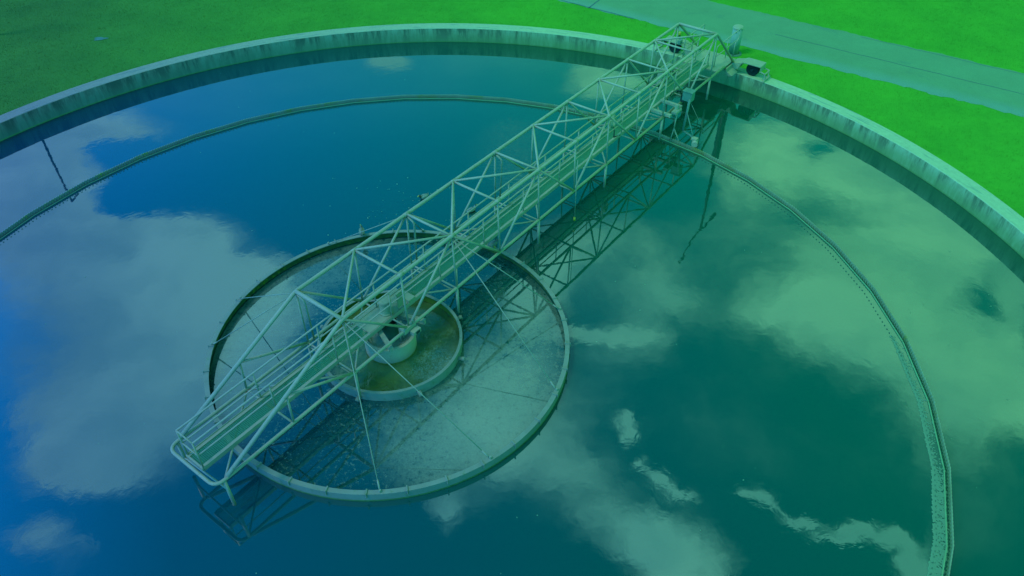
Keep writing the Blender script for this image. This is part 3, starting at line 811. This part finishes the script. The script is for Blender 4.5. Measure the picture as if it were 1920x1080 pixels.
def duck(label, loc, yaw, mat, standing=False, group=None, turn=0.0):
    e = empty('duck', loc, yaw); tag(e, label, 'duck', group)
    z0 = .16 if standing else .045
    if standing:
        vs = [(-.25, 0, z0-.02), (-.18, 0, z0+.02), (-.04, 0, z0+.07), (.09, 0, z0+.10), (.135, 0, z0+.15), (.15, .02*turn, z0+.20), (.18, .05*turn, z0+.215)]
    else:
        vs = [(-.29, 0, z0+.075), (-.20, 0, z0+.045), (-.05, 0, z0+.03), (.09, 0, z0+.04), (.155, 0, z0+.10), (.175, .02*turn, z0+.175), (.205, .05*turn, z0+.19)]
    rd = [(.025, .02), (.085, .06), (.125, .095), (.10, .085), (.05, .05), (.055, .055), (.045, .042)]
    body = skin('body', vs, [(i, i+1) for i in range(6)], rd, mat, e)
    hx, hy, hz = vs[6]
    b = MB(); b.add([(hx+.02, hy-.022, hz-.005), (hx+.02, hy+.022, hz-.005), (hx+.095, hy+.018+.02*turn, hz-.022), (hx+.095, hy-.018+.02*turn, hz-.022), (hx+.02, hy-.018, hz+.022), (hx+.02, hy+.018, hz+.022), (hx+.09, hy+.014+.02*turn, hz-.012), (hx+.09, hy-.014+.02*turn, hz-.012)],
          [(0, 1, 2, 3), (4, 7, 6, 5), (0, 4, 5, 1), (1, 5, 6, 2), (2, 6, 7, 3), (3, 7, 4, 0)])
    b.build('beak', YELLOW, e)
    for sg in (-1, 1):
        b = MB(); q = MB(); q.lathe([(0, -.035), (.02, -.033), (.034, 0), (.02, .033), (0, .035)], n=12, closed=False, smooth=True)
        b.add([(v[2]*3.9-.06, sg*.088+v[0]*.45*sg, (z0+(.075 if standing else .055))+v[1]*1.5+v[2]*(1.4 if standing else .3)) for v in q.v], q.f, True); b.build('wing', mat, e)
        b = MB(); b.tube([(hx-.01, hy+sg*.036, hz+.012), (hx-.01, hy+sg*.042, hz+.012)], .008, 8); b.build('eye', RUBBER, e)
        if standing:
            b = MB(); b.tube([(.0, sg*.04, z0-.01), (.01, sg*.04, .01)], .010, 6); b.box((.03, sg*.04, .006), (.07, .045, .010)); b.build('leg', YELLOW, e)
# swimming
def w2(u, v, z=0): return (u, v, z)
duck('dark headed mallard swimming left beyond the bridge top chord', (-3.80, 27.22, 0), math.radians(180+38), DRAKE, False, 'ducks swimming beside the bridge', .3)
duck('mallard swimming right, seen through the truss closer to the walkway', (-1.66, 26.26, 0), math.radians(38), DRAKE, False, 'ducks swimming beside the bridge', -.3)
def on_rim(ang, off=-.08):
    a = math.radians(ang); return (CX+(R_WELL+off)*math.cos(a), CY+(R_WELL+off)*math.sin(a), WELL_H)
duck('brown duck standing on the far left rim of the wide ring beside a rod', on_rim(107.0), math.radians(100), HEN, True, 'ducks standing on the ring', .5)
duck('brown duck standing on the ring rim right of the walkway', on_rim(54.8), math.radians(20), HEN, True, 'ducks standing on the ring', -.4)

# ================================================================== SKY, SUN, CAMERA
SUN_EL, SUN_AZ = math.radians(58), math.radians(200)     # azimuth counted from +x, anticlockwise: where the sun stands
wd = bpy.data.worlds.new('World'); scene.world = wd; wd.use_nodes = True
t = NT(wd.node_tree); bg = t.n['Background']
sky = t.node('ShaderNodeTexSky'); sky.sky_type = 'NISHITA'; sky.sun_disc = False
sky.sun_elevation = SUN_EL; sky.sun_rotation = PI/2-SUN_AZ; sky.air_density = 1.0; sky.dust_density = .6; sky.ozone_density = 3.0
inc = t.node('ShaderNodeTexCoord').outputs['Generated']
sep = t.node('ShaderNodeSeparateXYZ'); t.l.new(inc, sep.inputs[0])
zz = t.math('MAXIMUM', sep.outputs[2], .05)
cb = t.node('ShaderNodeCombineXYZ'); t.put(cb.inputs[0], t.math('DIVIDE', sep.outputs[0], zz)); t.put(cb.inputs[1], t.math('DIVIDE', sep.outputs[1], zz))
plane = cb.outputs[0]                                      # a flat cloud deck overhead
# ragged edges
def warp(vec, sc, amt):
    n = t.node('ShaderNodeTexNoise'); n.inputs['Scale'].default_value = sc; n.inputs['Detail'].default_value = 5; n.inputs['Roughness'].default_value = .6
    t.l.new(vec, n.inputs['Vector'])
    c = t.vmath('SUBTRACT', n.outputs['Color'], (.5, .5, .5))
    return t.vmath('ADD', vec, t.vmath('MULTIPLY', c, (amt, amt, 0)))
pw = warp(plane, 3.0, .17); pw = warp(pw, 9, .085); pw = warp(pw, 26, .03)
CLOUDS = [
 (-1.04,1.713,7.38,2.91,-0.13,-9.09,1),
 (-1.148,1.566,8.69,4.01,-0.08,-6.11,1),
 (-1.014,1.352,7.79,3.48,-0.09,-7.33,0.9),
 (-0.795,1.292,8.8,3.15,-0.17,-13.55,1),
 (-0.681,1.219,8.27,2.62,-0.11,-9.64,1),
 (-0.565,1.119,8.68,2.39,-0.12,-10.62,0.8),
 (-0.711,1.031,6.24,2.27,-0.07,-6.31,0.75),
 (-0.608,0.872,12.09,4.08,-0.12,-11.82,1),
 (-0.655,0.781,11.47,4.41,-0.12,-13.14,1),
 (-0.657,0.699,17.24,6.98,-0.29,-31.84,1),
 (-0.782,0.85,12.25,5.4,-0.08,-7.69,0.3),
 (-0.686,0.589,32.39,14.71,-0.33,-39.15,0.3),
 (-0.652,0.556,22.09,9.74,-0.25,-30.72,0.5),
 (-0.976,1.124,8.66,4.14,-0.08,-7.04,0.3),
 (-0.473,1,12.69,3.1,-0.06,-5.96,0.55),
 (-0.946,1.606,11,4.11,-0.29,-20.76,-1.1),
 (-0.852,1.42,13.86,5.03,-0.18,-14.24,-0.9),
 (-0.365,2.099,17.86,2.12,-0.35,-20.64,1),
 (0.285,1.95,11.28,-1.17,-0.2,-12.25,1),
 (0.219,2.048,21.8,-1.69,-0.38,-22.92,0.6),
 (0.002,1.597,12.87,-0.07,-0.23,-16.63,0.5),
 (0.654,1.662,5.79,-1.5,-0.13,-8.73,0.62),
 (0.829,1.516,5.32,-1.85,-0.13,-9.81,0.66),
 (0.539,1.454,10.24,-2.39,-0.12,-9.32,0.3),
 (0.932,1.289,7.34,-3.16,-0.08,-6.7,0.9),
 (0.754,1.237,6.02,-2.15,-0.11,-9.41,0.7),
 (0.821,0.883,9.84,-4.59,-0.1,-10.13,1),
 (0.772,0.987,11.36,-4.71,-0.08,-7.22,0.85),
 (0.567,1.054,9.87,-2.92,-0.17,-15.05,0.75),
 (0.612,0.948,11.6,-3.91,-0.18,-16.81,0.55),
 (0.289,1.094,12.09,-1.82,-0.16,-14.46,0.55),
 (0.21,0.953,17.36,-2.07,-0.17,-16.77,0.35),
 (0.404,1.259,8.12,-1.56,-0.08,-6.91,0.25),
 (0.943,1.057,28.17,-13.73,-0.14,-12.24,0.9),
 (0.874,1.073,16.3,-7.31,-0.18,-16.58,-0.55),
 (0.92,0.999,20.31,-9.96,-0.17,-15.89,-0.5),
 (0.144,1.227,7.56,-0.55,-0.11,-9.53,0.5),
 (0.043,1.144,15.73,-0.41,-0.18,-15.51,0.35),
 (0.764,1.611,30.73,-9.48,-0.48,-34.14,-0.6),
 (0.428,0.793,3.8,-0.98,-0.06,-5.97,0.2),
 (0.721,0.667,8.21,-3.83,-0.05,-5.19,0.2),
 (-0.01,0.867,8.4,0,-0.07,-6.89,0.6),
 (-0.095,0.724,10.8,0.56,-0.15,-16.4,0.5),
 (0.051,1.082,19.47,-0.6,-0.12,-10.99,0.45),
 (0.217,0.561,23.58,-3.67,-0.17,-20.23,1),
 (0.152,0.591,21.57,-2.35,-0.24,-29.16,0.5),
 (0.096,0.673,15.33,-1.03,-0.12,-13.08,0.25),
 (-0.097,0.628,48.56,2.78,-0.32,-37.07,0.4),
 (0.161,0.803,125.85,-12.65,-0.71,-74.48,0.9),
 (0.175,0.778,88.45,-9.76,-0.72,-76.76,1),
 (0.166,0.994,16.98,-1.58,-0.86,-80.34,1),
 (0.193,0.703,100.3,-12.73,-0.7,-77.62,0.9),
 (0.212,0.675,55.7,-7.85,-0.71,-80.44,1),
 (0.242,0.658,44.22,-7.15,-1.04,-118.63,0.8),
 (0.345,0.653,77.66,-17.8,-1.17,-134.35,0.9),
 (0.365,0.641,83.5,-20.35,-0.63,-72.78,0.9),
 (0.377,0.619,127.04,-32.41,-0.96,-112.32,0.7),
 (0.403,0.604,32.06,-8.81,-1.08,-127.17,0.9),
 (0.45,0.58,26.08,-8.11,-0.99,-118.24,0.9),
 (0.495,0.601,32.14,-10.83,-0.88,-104.47,0.9),
 (0.549,0.579,21.74,-8.23,-0.62,-73.94,0.9),
 (0.56,0.53,33.73,-13.47,-0.26,-31.63,1),
 (0.279,0.532,44.91,-9.08,-0.51,-63.18,0.4),
]
acc = None
for (cx, cy, a, b_, c, d, w) in CLOUDS:
    q = t.vmath('SUBTRACT', pw, (cx, cy, 0))
    x = t.vmath('DOT_PRODUCT', q, (a, b_, 0)); y = t.vmath('DOT_PRODUCT', q, (c, d, 0))
    r2 = t.math('MULTIPLY_ADD', y, y, t.math('MULTIPLY', x, x))
    e = t.math('MULTIPLY', t.math('POWER', 2.0, t.math('MULTIPLY', r2, -1.0)), w)
    acc = e if acc is None else t.math('ADD', acc, e)
# clouds beyond the part that the water shows
far = t.remap(t.noise(plane, .8, 6, .6), .46, .66, 0, 1.0, smooth=True)
outside = t.remap(t.vmath('LENGTH', t.vmath('MULTIPLY', t.vmath('SUBTRACT', plane, (0, 1.3, 0)), (.55, .8, 0))), .95, 1.3, smooth=True)
acc = t.math('ADD', acc, t.math('MULTIPLY', far, outside))
nz = t.math('SUBTRACT', t.noise(pw, 4.2, 9, .64, .3), .5)
fr = t.remap(acc, .05, .45, .35, 1.0)
dens = t.math('MULTIPLY_ADD', t.math('MULTIPLY', nz, fr), 1.15, acc)
cov = t.remap(dens, .14, .80, smooth=True)
g = t.math('ADD', t.vmath('DOT_PRODUCT', plane, (.55, .20, 0)), .36, clamp=True)
grad = t.mix(g, SKY_BLUE, SKY_GREEN)
clear = t.mix(1.0, sky.outputs[0], grad, 'MULTIPLY')
cl_k = t.remap(t.vmath('LENGTH', plane), .55, 1.9, .60, 1.9)
clear = t.vmath('SCALE', clear); clear.node.inputs['Scale'].default_value = 1.0; t.l.new(cl_k, clear.node.inputs['Scale'])
sunside = t.remap(t.vmath('DOT_PRODUCT', plane, (-1, -.55, 0)), .17, .42, 1.0, 1.9)
clear = t.vmath('SCALE', clear); t.l.new(sunside, clear.node.inputs['Scale'])
hz = t.remap(t.vmath('LENGTH', plane), 1.6, 3.0, smooth=True)
shade = t.noise(pw, 2.2, 5, .55)
cl = t.mix(g, CLOUD_BLUE, CLOUD_GREEN)
cl = t.mix(1.0, cl, t.mix(t.remap(shade, .38, .62, smooth=True), (.62, .72, .80), (1.14, 1.10, 1.05)), 'MULTIPLY')
clear = t.mix(t.math('MULTIPLY', hz, .4), clear, cl)
colr = t.mix(cov, clear, cl)
t.put(bg.inputs['Color'], colr); bg.inputs['Strength'].default_value = .1

sun = bpy.data.lights.new('sun', 'SUN'); sun.energy = SUN_E; sun.angle = math.radians(SUN_ANG); sun.color = (1.0, .97, .92)
so = bpy.data.objects.new('sun', sun); COL.objects.link(so)
dirv = Vector((math.cos(SUN_EL)*math.cos(SUN_AZ), math.cos(SUN_EL)*math.sin(SUN_AZ), math.sin(SUN_EL)))
so.rotation_euler = dirv.to_track_quat('Z', 'Y').to_euler(); so.location = (0, 0, 60)

cam = bpy.data.cameras.new('camera'); co = bpy.data.objects.new('camera', cam); COL.objects.link(co)
cam.sensor_width = 36; cam.lens = 1433.88/1920*36; cam.clip_end = 2000; cam.clip_start = .1
pt, ro = .7320, -.0076
fwd = Vector((0, math.cos(pt), -math.sin(pt))); up = Vector((0, math.sin(pt), math.cos(pt))); rt = Vector((1, 0, 0))
r2 = rt*math.cos(ro)+up*math.sin(ro); u2 = up*math.cos(ro)-rt*math.sin(ro)
M = Matrix((r2, u2, -fwd)).transposed().to_4x4(); M.translation = Vector((0, 0, 19.2)); co.matrix_world = M
scene.camera = co
vs = scene.view_settings; scene.display_settings.display_device = 'sRGB'
vs.view_transform = 'Standard'; vs.look = 'None'; vs.exposure = EXPO; vs.gamma = 1.0
scene.cycles.max_bounces = 8; scene.cycles.glossy_bounces = 4; scene.cycles.caustics_reflective = False; scene.cycles.caustics_refractive = False
